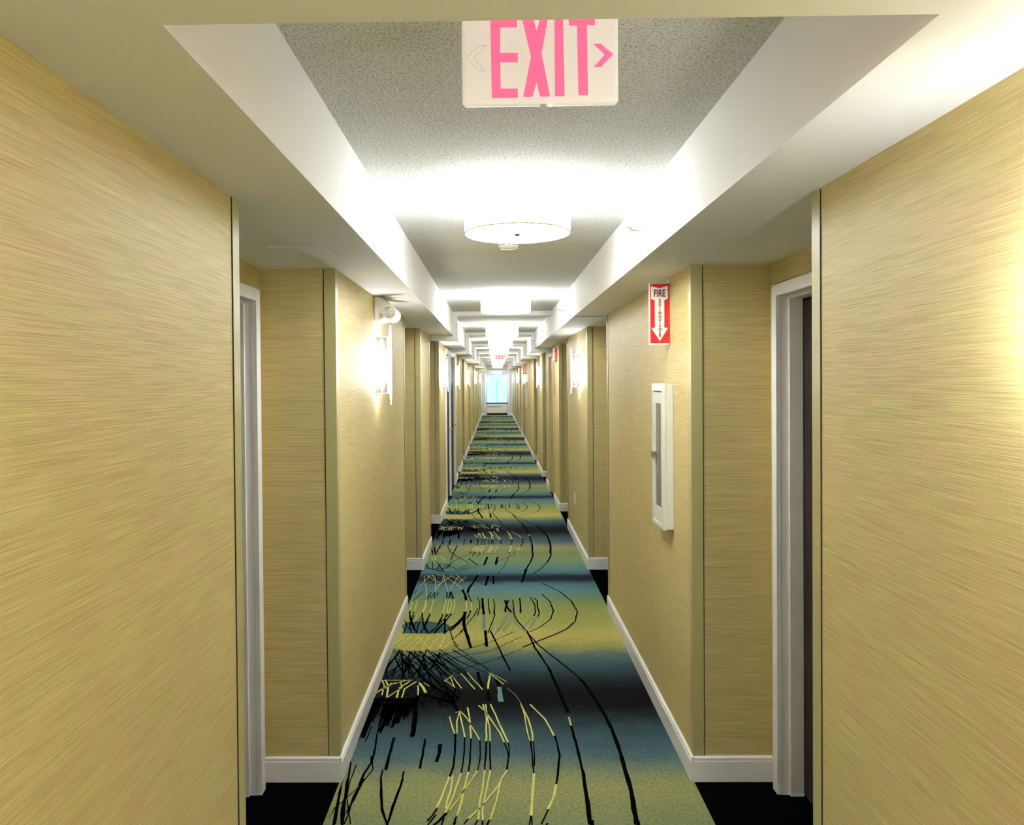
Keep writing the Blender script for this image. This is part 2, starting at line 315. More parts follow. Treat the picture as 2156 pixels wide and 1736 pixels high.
STROKES = """k10:-208,3644,-201,3546,-199,3449,-198,3333,-211,3243
k7:-161,3606,-156,3457,-157,3349,-163,3274
k7:-129,3592,-128,3501,-127,3373,-130,3282
k6:-87,3573,-82,3449,-86,3341,-93,3293
k8:-56,3564,-55,3457,-61,3301
k7:-38,3563,-37,3415,-36,3301
k7:30,3545,41,3474,45,3414,36,3301
k6:47,3545,52,3483,47,3398
k7:152,3563,153,3456,153,3269
k6:165,3563,165,3448,159,3332
k9:271,3618,275,3535,278,3430,266,3332,251,3231,242,3179
p7:-246,3830,-222,3697,-208,3639
p6:-200,3894,-206,3767,-198,3639
p7:-216,3872,-200,3894,-179,3747,-160,3606
p7:-198,3894,-152,3798,-120,3677,-87,3577
p8:-159,3932,-145,3819,-135,3697,-129,3592
p7:-102,3960,-70,3893,-31,3777,9,3647,28,3554
p7:-78,3971,-60,3829,-56,3564
p6:-64,3971,-55,3829,-39,3667,-38,3563
p8:-40,3976,-11,3839,18,3686,45,3554
p6:118,3987,136,3828,139,3686,150,3567
p8:122,3958,149,3817,162,3685,164,3567
p8:168,3969,196,3902,234,3796,253,3705,266,3618
p5:356,3821,357,3764
p6:-304,4278,-262,4365,-231,4264,-201,4181
p6:-301,4298,-237,4193
p6:-272,4344,-243,4200
p6:-216,4392,-193,4344,-163,4264,-125,4168
p6:-179,4405,-139,4303,-105,4224,-84,4161
p6:-53,4404,-13,4329,33,4236
p5:-40,4397,8,4335,49,4269
p10:-45,4370,-52,4250,-54,4173
k16:-118,4419,-108,4329,-90,4237,-85,4205
k5:-233,4310,-204,4371
k18:-8,4302,7,4211
t25:7,4204,16,4005
t4:53,4185,96,4086,120,3993
p8:-211,3243,-224,3151,-236,3068,-248,3008
p7:-197,3255,-200,3130,-209,3054,-211,3001
p7:-163,3274,-178,3151,-195,3041,-212,2969
p8:-131,3282,-142,3166,-151,3054,-164,2950
p6:-91,3293,-129,3173,-166,3061,-195,2988
p7:-60,3297,-67,3144,-76,3040,-79,2925
p7:-36,3297,-48,3158,-65,3027,-63,2919
p7:36,3297,-5,3165,-50,3054,-86,2982,-118,2931
p6:10,3202,-9,3054,-34,2925
p11:153,3269,141,3122,127,2950
p10:242,3179,222,3074,195,2994
k8:-245,3001,-261,2950,-276,2913
k12:-207,2969,-233,2913,-252,2882
k8:-164,2944,-175,2894
k7:-118,2928,-133,2894
k7:-81,2919,-91,2888
k7:-63,2919,-62,2888
k8:-36,2919,-45,2888
k6:127,2950,115,2888
k6:127,2950,128,2888
k6:196,2994,163,2894
k12:201,5136,237,4826,300,4491
k17:300,4491,336,4117,358,3870
p7:357,3818,359,3724
k13:359,3724,365,3499,366,3268
k17:366,3268,357,3032,349,2890
k9:200,5120,259,4882,341,4665,408,4490,473,4305
k17:473,4305,506,4116,534,3905,555,3683,555,3413
k20:555,3413,550,3157,526,2889
k10:379,6352,500,6120,570,5843,590,5572,547,5343,473,5180,370,5057,262,4939,159,4827
k9:359,6034,405,5825,416,5593,380,5397,299,5230,216,5120
k9:259,5951,284,5748,280,5558,264,5468
k9:287,5929,310,5847,303,5670,309,5539,291,5450
t6:264,5468,208,5314,172,5183
t6:291,5450,251,5313,213,5167
k9:201,5136,145,5348,118,5560
t12:118,5560,79,5912,64,6127
k18:-115,5928,-107,5691,-96,5510
t21:-96,5510,-91,5192
k7:-69,5913,-65,5731,-54,5522
k7:-30,5898,-17,5730,-25,5541
t5:-25,5541,-26,5316,-44,5147
k7:-159,5958,-133,5814,-130,5652,-143,5486
t4:-143,5486,-168,5353,-209,5227
k16:63,5868,76,5675,101,5558
k13:89,5867,64,5689,59,5559
k8:122,5881,122,5715,124,5545
k12:175,5923,177,5728,171,5544
t5:70,5533,45,5374,-4,5146
t5:104,5520,93,5350,39,5146
t6:113,5545,126,5303,189,5126
k15:-229,5575,-247,5450,-234,5307,-219,5130
k16:-244,5450,-271,5307,-318,5161
k8:-196,5614,-215,5401
k7:-209,5227,-255,5131
k21:-283,6172,-255,6018,-241,5872
k8:-236,6078,-198,5829
k20:-168,6642,-199,6398,-232,6218,-236,6078
k22:-75,6605,-87,6430,-97,6297
k13:-34,6604,-29,6328
k5:-173,6448,-108,6313
k5:-20,6463,38,6311
p5:-268,6572,-331,6367
p5:-354,6646,-280,6416
p5:-415,6647,-302,6417
p5:-334,6609,-362,6367,-385,6158
p5:-468,6685,-463,6471,-484,6271,-509,6144
p5:-523,6667,-447,6576,-364,6401,-288,6203
p5:-568,6650,-529,6507,-499,6128
p5:-618,6633,-535,6472,-474,6369
p5:-579,6641,-620,6405,-642,6273
p5:-635,6615,-615,6405
p5:-535,6472,-607,6371
p5:-454,6540,-434,6368,-400,6127
p5:-399,6610,-474,6369,-510,6271
p5:-607,6371,-579,6208,-552,5906
p6:-652,5836,-649,5633
p6:-619,5878,-612,5581
p6:-546,5891,-548,5567
p6:-560,5863,-538,5751,-542,5580
p6:-494,5905,-492,5541
p6:-395,5903,-398,5539
p6:-376,5903,-369,5539
p6:-360,5903,-347,5762,-354,5539
p6:-339,5902,-321,5762,-331,5538
p6:-236,5844,-226,5601
p6:-202,5815,-191,5719,-196,5614
k7:-598,6130,-623,5994,-654,5857
k5:-657,6178,-661,6040
k8:-531,6098,-548,5906
k7:-497,6098,-528,5920
k7:-496,6082,-495,5919
k7:-471,6097,-475,5977
k9:-404,6111,-396,5918
k9:-378,6111,-377,5917
k8:-378,6111,-352,5917
k9:-370,6111,-339,5902
k9:-646,5607,-633,5455,-566,5153
k8:-612,5581,-616,5443,-608,5198
k8:-549,5554,-527,5346,-494,5152
k7:-545,5516,-568,5346,-593,5197
k7:-490,5528,-506,5357,-506,5241,-471,5133
k8:-399,5527,-400,5344,-427,5218,-456,5133
k8:-370,5526,-376,5379,-352,5132
k9:-332,5526,-377,5332,-428,5133
k8:-355,5526,-398,5321
k11:-670,7805,-630,7423
k11:-648,7804,-596,7422
k9:-577,7802,-600,7537
k8:-506,7801,-464,7557,-379,7328,-263,7090
k9:-408,7798,-431,7441,-437,7177
k6:-247,7529,-313,7348,-393,7198,-468,6972,-549,6875
k7:-215,7505,-236,7347
k7:-167,7481,-195,7346
k13:-274,7271,-177,6996
k21:-92,7321,-118,6995
k21:7,7319,-11,7003
k6:188,7473,101,7295,9,7147,-128,7006,-270,6870,-359,6738
k5:123,7361,67,6961,13,6712
k7:-609,7139,-579,6837,-503,6778,-468,6972
k9:-589,7015,-493,7054,-365,6852,-257,7049
k9:-569,7138,-500,6874,-472,6740
k9:-684,7141,-624,6916,-635,6877
k7:-670,6936,-627,7118
k12:-678,6917,-576,6856,-462,6874,-424,7052
k10:-523,7054,-554,6817,-465,6778
k6:-226,7028,-317,6851,-405,6720,-502,6760
p7:-665,7378,-574,7202
p7:-629,7378,-614,7203
p7:-598,7377,-582,7181
p6:-582,7377,-492,7179
p6:-551,7376,-488,7200
p7:-628,7246,-570,7288
k15:359,7492,344,7312,314,7099,264,6840
k23:264,6840,210,6391
k13:537,7488,517,7308,466,7075
k9:466,7075,393,6837,312,6652
k7:-683,4823,-523,4605,-399,4406,-290,4190,-231,3993
k7:-687,4801,-569,4606,-457,4407
k7:-574,4777,-422,4503,-292,4224,-221,4056
k7:-494,4776,-373,4543,-246,4277,-199,4172
k7:-414,4754,-301,4583,-210,4405
k6:-370,4798,-225,4582,-87,4423,-43,4404
k6:-278,4865,-192,4708,-50,4442
k7:-477,4754,-546,4544,-613,4371
k7:-379,4710,-488,4564,-579,4333
k7:-297,4645,-391,4483,-450,4332
k9:-539,4755,-576,4545,-640,4408
k8:-621,4778,-642,4586,-660,4447
k5:160,5027,-37,4772,-266,4645,-399,4406
k5:152,4792,-36,4601,-226,4443
k6:113,5128,-38,4932,-195,4796,-406,4667
k11:-48,5155,-6,4909,33,4663,74,4441
k7:-541,4564,-507,4333
k9:-605,4778,-543,4333
k7:-680,4586,-636,4334
k9:-387,4710,-321,4542,-267,4387
k15:-436,4332,-339,4190,-235,4057
k15:-383,4225,-270,4089,-206,3887
k6:-418,4654,-310,4415,-227,4199
k9:-364,4749,-371,4600,-394,4460
k8:-529,4779,-475,4609,-412,4449
k9:-324,4720,-403,4569,-461,4426
k6:-664,4632,-652,4345,-656,4090
k6:-547,4614,-450,4384,-380,4175
k9:-387,4612,-296,4487,-196,4367
k7:-626,4789,-560,4548,-481,4331
k7:-535,4739,-596,4525,-632,4326
k9:-285,4792,-200,4659,-113,4531
k7:-449,4798,-461,4552,-456,4327
k7:-568,4641,-483,4455,-417,4283
k6:-624,4654,-531,4524,-431,4401
k6:-469,4728,-413,4435,-354,4176
k7:-553,4766,-541,4504,-550,4270
k6:-620,4791,-492,4490,-369,4225
k6:-428,4638,-352,4489,-294,4350
k9:-545,4759,-426,4456,-304,4191
k7:-506,4770,-391,4612,-305,4467
k9:-491,4704,-398,4527,-308,4363
k9:-618,4727,-667,4486,-727,4270
k7:-601,4703,-516,4423,-423,4173
k7:-354,4727,-400,4464,-443,4229
k7:-398,4635,-334,4389,-282,4166
k8:-448,4796,-367,4604,-290,4426
k7:-342,4671,-243,4498,-161,4336
k7:-341,4729,-231,4520,-150,4326
k9:-464,4695,-407,4403,-348,4146
k9:-638,4669,-555,4408,-473,4174
k9:-444,4629,-469,4474,-497,4327
k9:-595,4652,-532,4520,-493,4398
k6:-597,4627,-604,4421,-605,4232
k7:-529,4670,-549,4502,-546,4348
k7:-515,4744,-530,4490,-564,4263
k18:-562,4002,-566,3829,-572,3673
k18:-470,4044,-475,3935,-484,3832
k8:-487,4055,-489,3987,-494,3921
k18:-456,3992,-459,3908,-472,3826
k8:-513,3993,-515,3934,-521,3876
k8:-667,4064,-665,3843,-680,3645
k10:-592,3997,-593,3913,-599,3833
k14:-549,3989,-551,3882,-556,3781
k14:-533,3958,-534,3901,-536,3847
k8:-622,4033,-621,3962,-623,3891
k8:-469,4021,-474,3898,-477,3782
k18:-454,4061,-457,3996,-461,3933
k14:-541,4044,-543,3914,-541,3792
k7:-585,3954,-586,3794,-584,3647
k18:-509,4066,-512,3973,-512,3884
k10:-538,4014,-540,3943,-543,3876
k8:-582,4021,-584,3830,-585,3656
k8:-434,3971,-437,3918,-438,3866
k8:-572,3966,-574,3828,-569,3698
k14:-639,4015,-638,3950,-644,3887
k10:-587,4059,-588,3974,-584,3892
k18:-582,3994,-583,3922,-590,3851
k14:-643,4023,-642,3854,-658,3700
k10:-478,4037,-481,3982,-486,3927
k8:-579,4010,-580,3945,-579,3882
k18:-655,3954,-654,3847,-653,3746
k10:-472,3996,-475,3932,-484,3871
k8:-441,4051,-444,3982,-447,3917
k14:-455,4042,-456,4009,-458,3975
k10:-621,4062,-621,3957,-617,3856
k10:-641,4015,-640,3895,-645,3783
k14:-449,4010,-453,3948,-462,3889
k14:-666,3993,-664,3840,-663,3700
k8:-436,4058,-440,3985,-450,3917
k14:-491,3984,-496,3864,-500,3752
k18:-501,3961,-506,3829,-524,3706
k18:-666,4008,-665,3938,-665,3869
k8:-679,4059,-678,3973,-686,3888
k18:-457,3981,-460,3914,-465,3849
k8:-475,4056,-480,3950,-483,3848
k8:-661,4066,-659,3834,-665,3629
k8:-518,3958,-520,3886,-523,3816
k14:-636,3996,-636,3847,-644,3710
k14:-560,3963,-562,3869,-562,3780
k10:-564,3972,-567,3802,-571,3645
k18:-535,4030,-536,3966,-538,3905
k15:-462,4061,-464,4023,-469,3984
k17:-646,4012,-645,3794,-647,3601
k18:-545,3987,-547,3851,-550,3724
k14:-475,4034,-479,3940,-486,3851
k10:-594,3974,-594,3915,-595,3859
k10:-622,3977,-623,3873,-631,3776
k14:-439,4053,-441,4013,-447,3976
k10:-512,4044,-515,3949,-524,3858
k10:-490,4003,-491,3961,-492,3920
k10:-586,3985,-587,3857,-591,3736
k18:-476,3961,-477,3915,-478,3871
k18:-561,3994,-564,3825,-574,3670
k14:-515,4008,-519,3874,-526,3748
k8:-520,4042,-523,3917,-524,3799
k8:-216,3952,-209,3864
k6:-369,3969,-378,3933
k8:-344,4054,-343,4021
k6:-253,4174,-276,4112
k6:-257,4154,-211,4047
k8:-321,4024,-281,3954
k6:-214,4169,-215,4089
k6:-240,4050,-232,3953
k8:-317,4112,-273,4009
k6:-304,4114,-261,4039
k11:-315,4139,-344,4106
k6:-362,4057,-355,3994
k8:-248,4050,-277,4006
k8:-214,4076,-229,4006
k8:-432,4082,-425,4042
k8:-361,4183,-383,4085
k6:-466,4142,-500,4086
k8:-273,4129,-299,4036
k8:-430,4064,-404,3977
k11:-234,4184,-237,4107
k11:-429,4140,-421,4089
k11:-405,4056,-371,4005
k6:-260,3992,-271,3937
k6:-219,4135,-186,4090
k8:-395,4013,-397,3948
k11:-210,4055,-237,3992
k6:-287,4186,-278,4122
k11:-245,4099,-239,4006
k6:-325,4022,-296,3954
k10:-451,4004,-441,3930
k37:-667,4035,-459,4026
k37:-664,3973,-428,3979
k25:-439,4090,-420,3845,-411,3614
k27:-441,4107,-357,4073,-231,3986
k20:-55,4137,-47,4024
p8:-683,4092,-626,4209,-517,4297
p8:-660,4298,-635,4227,-629,4092
p10:-638,4297,-614,4226,-597,4059
p6:-660,4298,-489,4296
p7:-551,4279,-533,4191,-597,4059
p10:-501,4279,-547,4191,-543,4059
p8:-459,4278,-517,4174,-516,4058
p14:-443,4260,-415,4190,-395,4123
p7:-446,4225,-432,4090
p6:-415,4260,-382,4207
p10:-679,4108,-577,4261
p7:-598,4261,-623,4192
p7:-681,4869,-620,5035
p7:-638,4846,-573,5060
p6:-592,4800,-520,5034
p6:-540,5059,-433,4798
p6:-495,5034,-544,4799
p6:-456,5058,-481,4799
p6:-387,5033,-435,4821
p6:-449,4985,-357,4843
p6:-292,4959,-340,4820
p6:-347,5057,-371,4820
p6:-671,4915,-439,4866
p6:-672,4987,-515,4822
k9:-665,5407,-631,5268,-636,5098
k9:-651,5598,-623,5435,-543,5097
k9:-603,5493,-610,5241,-579,5110
k10:-548,5536,-523,5321,-468,5096
k8:-538,5434,-552,5267,-547,5135
k9:-493,5536,-496,5321,-519,5109
k10:-398,5490,-420,5239,-459,5096
k10:-370,5403,-357,5082
k10:-333,5534,-387,5265,-425,5096
k10:-255,5430,-300,5264,-359,5108
k20:-239,5577,-236,5290,-195,5006,-169,4818
k10:-245,5402,-300,5264,-332,5224
k7:-332,5211,-292,4959,-253,4842
k20:-82,5156,-69,4840
k7:-167,5487,-214,5290,-249,5106,-293,4983
k7:-23,5667,-18,5485,-64,5104
t7:117,5665,48,5314,-38,5005
k7:-144,5668,-167,5487
k6:-679,3353,-672,3229,-656,3099,-642,3002,-629,2894
k7:-660,3376,-648,3256,-631,3124,-626,3002,-606,2894
k5:-630,3341,-633,3218,-623,3084,-587,2952,-571,2894
k9:-585,3637,-569,3461,-566,3364
k10:-576,3424,-566,3364,-585,3267,-587,3170
k6:-587,3170,-596,3084,-592,2979,-596,2894
k5:-569,3400,-549,3306,-567,3234,-586,3165,-626,3069,-653,3007,-690,2925
k14:-497,3602,-496,3436,-492,3300
k7:-507,3306,-504,3229,-479,3084,-465,3002,-431,2898
k8:-412,3289,-414,3165,-425,3002,-428,2894
k10:-347,3588,-345,3435,-345,3311
k18:-271,3536,-271,3447,-277,3369
k13:-422,3877,-416,3727,-413,3609
k6:-625,3728,-627,3563
k13:-655,3728,-673,3511"""
PATCH = {"T": [[-0.692, 5.269], [-0.641, 5.356], [-0.482, 5.362], [-0.345, 5.292], [-0.323, 5.211], [-0.343, 5.12], [-0.459, 5.096], [-0.629, 5.111]], "Y": [[-0.678, 4.846], [-0.667, 5.011], [-0.609, 5.085], [-0.348, 5.07], [-0.282, 4.935], [-0.338, 4.797], [-0.462, 4.765], [-0.588, 4.766]]}
def ribbons(key, z, taper=True):
    m = MB(); rnd = random.Random(3)
    rows = []
    for l in STROKES.split('\n'):
        if l[0] != key: continue
        w, p = l[1:].split(':'); p = list(map(int, p.split(',')))
        pts = [Vector((p[i]/1000, p[i+1]/1000)) for i in range(0, len(p), 2)]
        q = []
        for a, c in zip(pts, pts[1:]):                    # resample, wobble
            n = max(1, int((c-a).length/0.05))
            for k in range(n): q.append(a.lerp(c, k/n))
        q.append(pts[-1]); rows.append((int(w)/1000, q))
    for kk in range(-1, 8):
        for w, q in rows:
            i0 = len(m.v); n = len(q); ok = []
            near = kk <= 1
            qq = q if near else (q[::3] + ([q[-1]] if (n-1) % 3 else []))
            for i, p in enumerate(qq):
                d = (qq[min(i+1, len(qq)-1)] - qq[max(i-1, 0)])
                d = d.normalized() if d.length > 1e-6 else Vector((0, 1))
                nr = Vector((-d.y, d.x))
                # tufted lines read wider across the corridor than along it
                j = rnd.uniform(-0.0015, 0.0015) if near else 0
                ww = w*0.5*(1 + (rnd.uniform(-0.18, 0.18) if near else 0))
                for sgn in (-1, 1):
                    x = p.x + nr.x*ww*sgn + j; y = p.y + nr.y*ww*sgn + kk*PERIOD
                    m.v.append((min(max(x, XL+0.013), XR-0.013), y, z))
            for i in range(len(qq)-1):
                a = i0+2*i; m.f.append((a, a+2, a+3, a+1)); m.m.append(0)
    return m
def patch(key, z):
    m = MB()
    for kk in range(-1, 8):
        pts = PATCH[key]; i = len(m.v)
        m.v += [(max(x, XL+0.013), y+kk*PERIOD, z) for x, y in pts]; m.f.append(tuple(range(i, i+len(pts)))); m.m.append(0)
    return m
for nm, mb, ma in (('deep_teal_patches', patch('T', 0.0010), M['yarn_d']), ('mustard_patches', patch('Y', 0.0010), M['yarn_y']),
                   ('teal_yarn_lines', ribbons('t', 0.0016), M['yarn_t']), ('black_yarn_lines', ribbons('k', 0.0022), M['yarn_k']),
                   ('lime_yarn_lines', ribbons('p', 0.0028), M['yarn_p'])):
    tag(mb.build(nm, ma, floor), kind='stuff')

# ceiling: raised stippled panel, its vertical sides and the soffits
SB = 1.023
c = MB(); c.quad((TL, SB, ZT), (TR, SB, ZT), (TR, Y1, ZT), (TL, Y1, ZT)); c.keep = True
ceiling = struct(c.build('ceiling', M['popcorn']))
s = MB()
s.quad((NL-.5, Y0, ZS), (NR+.5, Y0, ZS), (NR+.5, SB, ZS), (NL-.5, SB, ZS))
s.quad((NL-.5, SB, ZS), (TL, SB, ZS), (TL, Y1, ZS), (NL-.5, Y1, ZS))
s.quad((TR, SB, ZS), (NR+.5, SB, ZS), (NR+.5, Y1, ZS), (TR, Y1, ZS))
s.quad((NL-.5, Y1, ZS), (NR+.5, Y1, ZS), (NR+.5, YW, ZS), (NL-.5, YW, ZS))
s.keep = True
s.build('soffit', M['soffit'], ceiling)
s = MB()
s.quad((TL, SB, ZS), (TL, Y1, ZS), (TL, Y1, ZT), (TL, SB, ZT)); s.quad((TR, SB, ZS), (TR, Y1, ZS), (TR, Y1, ZT), (TR, SB, ZT))
s.quad((TL, SB, ZS), (TR, SB, ZS), (TR, SB, ZT), (TL, SB, ZT)); s.quad((TL, Y1, ZS), (TR, Y1, ZS), (TR, Y1, ZT), (TL, Y1, ZT))
s.keep = True
s.build('raised_ceiling_side', M['soffit'], ceiling)
# shallow bands that cross the raised ceiling every few metres
RIB = 0.046
for i in range(8):
    y = 8.02 + 3.45*i; e = y+0.16; s = MB()
    s.box(TL, TR, y, e, ZT-RIB, ZT)
    s.box(TL, TL+RIB, y, e, ZS-RIB, ZT-RIB)
    s.box(XL, TL, y, e, ZS-RIB, ZS)
    if i: s.box(TR-RIB, TR, y, e, ZS-RIB, ZT-RIB); s.box(TR, XR, y, e, ZS-RIB, ZS)
    struct(s.build('trim_%d' % (i+1), M['soffit']))
# panel joint on the right soffit
s = MB(); s.box(TR+0.001, XR, 5.74, 5.747, ZS-0.002, ZS); struct(s.build('trim_10', M['seam']))

# baseboards (board, groove and cap), one run per stretch of wall
def base_run(side_name, p, q, n):
    """p->q along the wall foot, n = direction into the room"""
    p, q, n = Vector(p), Vector(q), Vector(n)
    prof = [(0, 0), (0.013, 0), (0.013, 0.086), (0.009, 0.089), (0.009, 0.092), (0.012, 0.094), (0.012, 0.101), (0.007, BH), (0, BH)]
    m = MB(); i = 0; k = len(prof)
    for e, s_ in ((p, 0), (q, 0)):
        m.v += [(e.x+n.x*a, e.y+n.y*a, h) for a, h in prof]
    m.f.append(tuple(range(k))); m.f.append(tuple(range(2*k-1, k-1, -1))); m.m += [0, 0]
    for j in range(k):
        l = (j+1) % k; m.f.append((j, k+j, k+l, l)); m.m.append(0)
    return struct(m.build('baseboard_'+side_name, M['white']))
for side, x0, xn, niches, flush in ((-1, XL, NL, NICHE_L, FLUSH_L), (1, XR, NR, NICHE_R, FLUSH_R)):
    nm = 'left' if side < 0 else 'right'; y = Y0; inn = (-side, 0)
    runs = []
    for a, b_ in niches + [(YW, YW)]:
        if y < flush[0] and a > flush[1]: runs += [(y, flush[0]-0.055), (flush[1]+0.055, a)]
        else: runs.append((y, a))
        y = b_
    for a, b_ in runs: base_run(nm, (x0, a - (0.013 if a > Y0+1 and a != flush[1]+0.055 else 0)), (x0, b_), inn)
    for a, b_ in niches:
        base_run(nm, (xn-side*0.0, b_), (x0, b_), (0, -1))
base_run('front', (XL, YW), (WX0-0.03, YW), (0, -1)); base_run('front', (WX1+0.03, YW), (XR, YW), (0, -1))

# vinyl corner guards with the dark joint beside them
tn = 11
def guard(x0, y, side, ydir):
    """L-shaped guard on the corner at (x0, y); ydir = +1 when the wall continues to larger y"""
    global tn
    t = 0.003; wd = 0.045; m = MB()
    s = -side                                            # into the room
    ya, yb = sorted((y, y+ydir*wd)); m.box(min(x0, x0+s*t), max(x0, x0+s*t), ya-(t if ydir > 0 else 0), yb+(t if ydir < 0 else 0), BH, ZS-0.002)
    ya, yb = sorted((y, y-ydir*t)); xa, xb = sorted((x0, x0+side*wd)); m.box(xa, xb, ya, yb, BH, ZS-0.002)
    g = struct(m.build('trim_%d' % tn, M['guard'])); tn += 1
    j = MB()
    ya, yb = sorted((y+ydir*wd, y+ydir*(wd+0.0035))); j.box(min(x0, x0+s*0.002), max(x0, x0+s*0.002), ya, yb, BH, ZS-0.004)
    xa, xb = sorted((x0+side*wd, x0+side*(wd+0.0038))); ya, yb = sorted((y, y-ydir*0.002)); j.box(xa, xb, ya, yb, BH, ZS-0.004)
    j.build('seam', M['seam'], g)
for side, x0, niches in ((-1, XL, NICHE_L), (1, XR, NICHE_R)):
    for a, b_ in niches:
        guard(x0, a, side, -1); guard(x0, b_, side, 1)

# ------------------------------------------------------------------ room doors in the niches
dn = 1
def niche_door(side, xn, a, b_):
    global dn
    d0, d1 = door_open(a, b_); wd = d1-d0; cw = 0.05
    r = empty('door_%d' % dn, (xn, d0, 0)); dn += 1; struct(r)
    s = side                                             # +x*s goes away from the corridor
    def bx(m, u0, u1, y0, y1, z0, z1): m.box(min(s*u0, s*u1), max(s*u0, s*u1), y0, y1, z0, z1); return m
    m = MB(); bx(m, -0.020, 0, -cw, 0, 0, DOORH+cw); bx(m, -0.020, 0, wd, wd+cw, 0, DOORH+cw); bx(m, -0.020, 0, 0, wd, DOORH, DOORH+cw)
    m.build('casing', M['white'], r, bevel=0.002)
    m = MB()
    bx(m, 0, 0.14, -0.02, 0, 0, DOORH+0.02); bx(m, 0, 0.14, wd, wd+0.02, 0, DOORH+0.02); bx(m, 0, 0.14, 0, wd, DOORH, DOORH+0.02)
    m.build('jamb', M['jamb'], r)
    m = MB()
    bx(m, 0.030, 0.084, 0, 0.012, 0, DOORH-0.012); bx(m, 0.030, 0.084, wd-0.012, wd, 0, DOORH-0.012); bx(m, 0.030, 0.084, 0, wd, DOORH-0.012, DOORH)
    m.build('door_stop', M['white'], r)
    m = MB(); bx(m, 0.087, 0.13, 0.002, wd-0.003, 0.008, DOORH-0.006); lf = m.build('door_leaf', M['leaf'], r)
    hy = 0.07
    m = MB(); m.lathe([(0.0, 0), (0.026, 0), (0.026, 0.008*s*-1), (0.009, 0.01*s*-1), (0.009, -0.05*s), (0, -0.05*s)], (s*0.087, hy, 1.0), 'x', 20)
    bx(m, 0.030, 0.044, hy-0.01, hy+0.11, 0.993, 1.007); m.build('lever_handle', M['metal'], lf)
    m = MB(); bx(m, 0.077, 0.087, hy-0.03, hy+0.03, 1.07, 1.20); m.build('card_lock', M['dark'], lf, bevel=0.003)
for a, b_ in NICHE_L: niche_door(-1, NL, a, b_)
for a, b_ in NICHE_R: niche_door(1, NR, a, b_)

# flush pair of dark closet doors on the left
r = empty('door_%d' % dn, (XL, FLUSH_L[0], 0)); dn += 1; struct(r)
L_ = FLUSH_L[1]-FLUSH_L[0]; hh = 2.10; mid = 1.02
m = MB(); m.box(0, 0.018, -0.055, 0, 0, hh+0.055); m.box(0, 0.018, L_, L_+0.055, 0, hh+0.055); m.box(0, 0.018, 0, L_, hh, hh+0.055); m.build('casing', M['white'], r, bevel=0.002)
m = MB(); m.box(-0.06, 0, 0, 0.012, 0, hh); m.box(-0.06, 0, L_-0.012, L_, 0, hh); m.box(-0.06, 0, 0, L_, hh-0.012, hh); m.build('jamb', M['jamb'], r)
m = MB(); m.box(-0.05, 0.012, mid-0.022, mid+0.022, 0, hh-0.012); m.build('center_post', M['white'], r, bevel=0.002)
for k, (y0, y1) in enumerate(((0.014, mid-0.024), (mid+0.024, L_-0.014))):
    m = MB(); m.box(-0.06, -0.018, y0, y1, 0.01, hh-0.014); lf = m.build('door_leaf', M['leaf'], r)
    hy = y1-0.08 if k == 0 else y1-0.08
    m = MB(); m.lathe([(0.0, 0), (0.026, 0), (0.026, 0.008), (0.009, 0.01), (0.009, 0.05), (0, 0.05)], (-0.018, hy, 1.0), 'x', 20); m.box(0.024, 0.036, hy-0.11, hy+0.01, 0.993, 1.007)
    m.build('lever_handle', M['metal'], lf)
    m = MB(); m.box(-0.018, -0.008, hy-0.03, hy+0.03, 1.10, 1.22); m.build('card_lock', M['metal'], lf, bevel=0.003)
# flush tan stair door on the right
r = empty('door_%d' % dn, (XR, FLUSH_R[0], 0)); dn += 1; struct(r); L_ = FLUSH_R[1]-FLUSH_R[0]; hh = 2.06
m = MB(); m.box(-0.014, 0, -0.05, 0, 0, hh); m.box(-0.014, 0, L_, L_+0.05, 0, hh); m.build('casing', M['tandoor'], r, bevel=0.002)
m = MB(); m.box(0, 0.07, 0, 0.01, 0, hh); m.box(0, 0.07, L_-0.01, L_, 0, hh); m.box(0, 0.07, 0, L_, hh-0.01, hh); m.build('jamb', M['tandoor'], r)
m = MB(); m.box(0.02, 0.06, 0.012, L_-0.012, 0.008, hh-0.012); lf = m.build('door_leaf', M['tandoor'], r)
m = MB(); m.lathe([(0, 0), (0.026, 0), (0.026, -0.008), (0.009, -0.01), (0.009, -0.05), (0, -0.05)], (0.02, 0.09, 1.0), 'x', 20); m.box(-0.034, -0.024, 0.08, 0.2, 0.993, 1.007); m.build('lever_handle', M['metal'], lf)

# ------------------------------------------------------------------ end window
r = empty('window_1', ((WX0+WX1)/2, YW, WZ0)); struct(r); hw = (WX1-WX0)/2; hz = WZ1-WZ0
m = MB(); ft = 0.035
m.box(-hw, -hw+ft, -0.02, 0.08, 0, hz); m.box(hw-ft, hw, -0.02, 0.08, 0, hz); m.box(-hw+ft, hw-ft, -0.02, 0.08, 0, ft); m.box(-hw+ft, hw-ft, -0.02, 0.08, hz-ft, hz)
m.build('window_frame', mat('blue_grey_frame', rgb(150, 180, 214), 0.4, noise=(5, 0.03, (1, 1, 1))), r)
m = MB(); m.box(-0.028, -0.004, 0.0, 0.05, ft, hz-ft); m.build('mullion', mat('mullion_aluminium', rgb(96, 140, 160), 0.4, noise=(5, 0.03, (1, 1, 1))), r)
m = MB(); m.box(-hw+ft, -0.028, 0.0, 0.05, 0.115, 0.133); m.box(-0.004, hw-ft, 0.0, 0.05, 0.115, 0.133); m.build('transom_bar', M['jamb'], r)
for x0_, x1_ in ((-hw+ft, -0.028), (-0.004, hw-ft)):
    m = MB(); m.box(x0_, x1_, 0.02, 0.026, ft, hz-ft); m.build('pane', M['glass'], r)
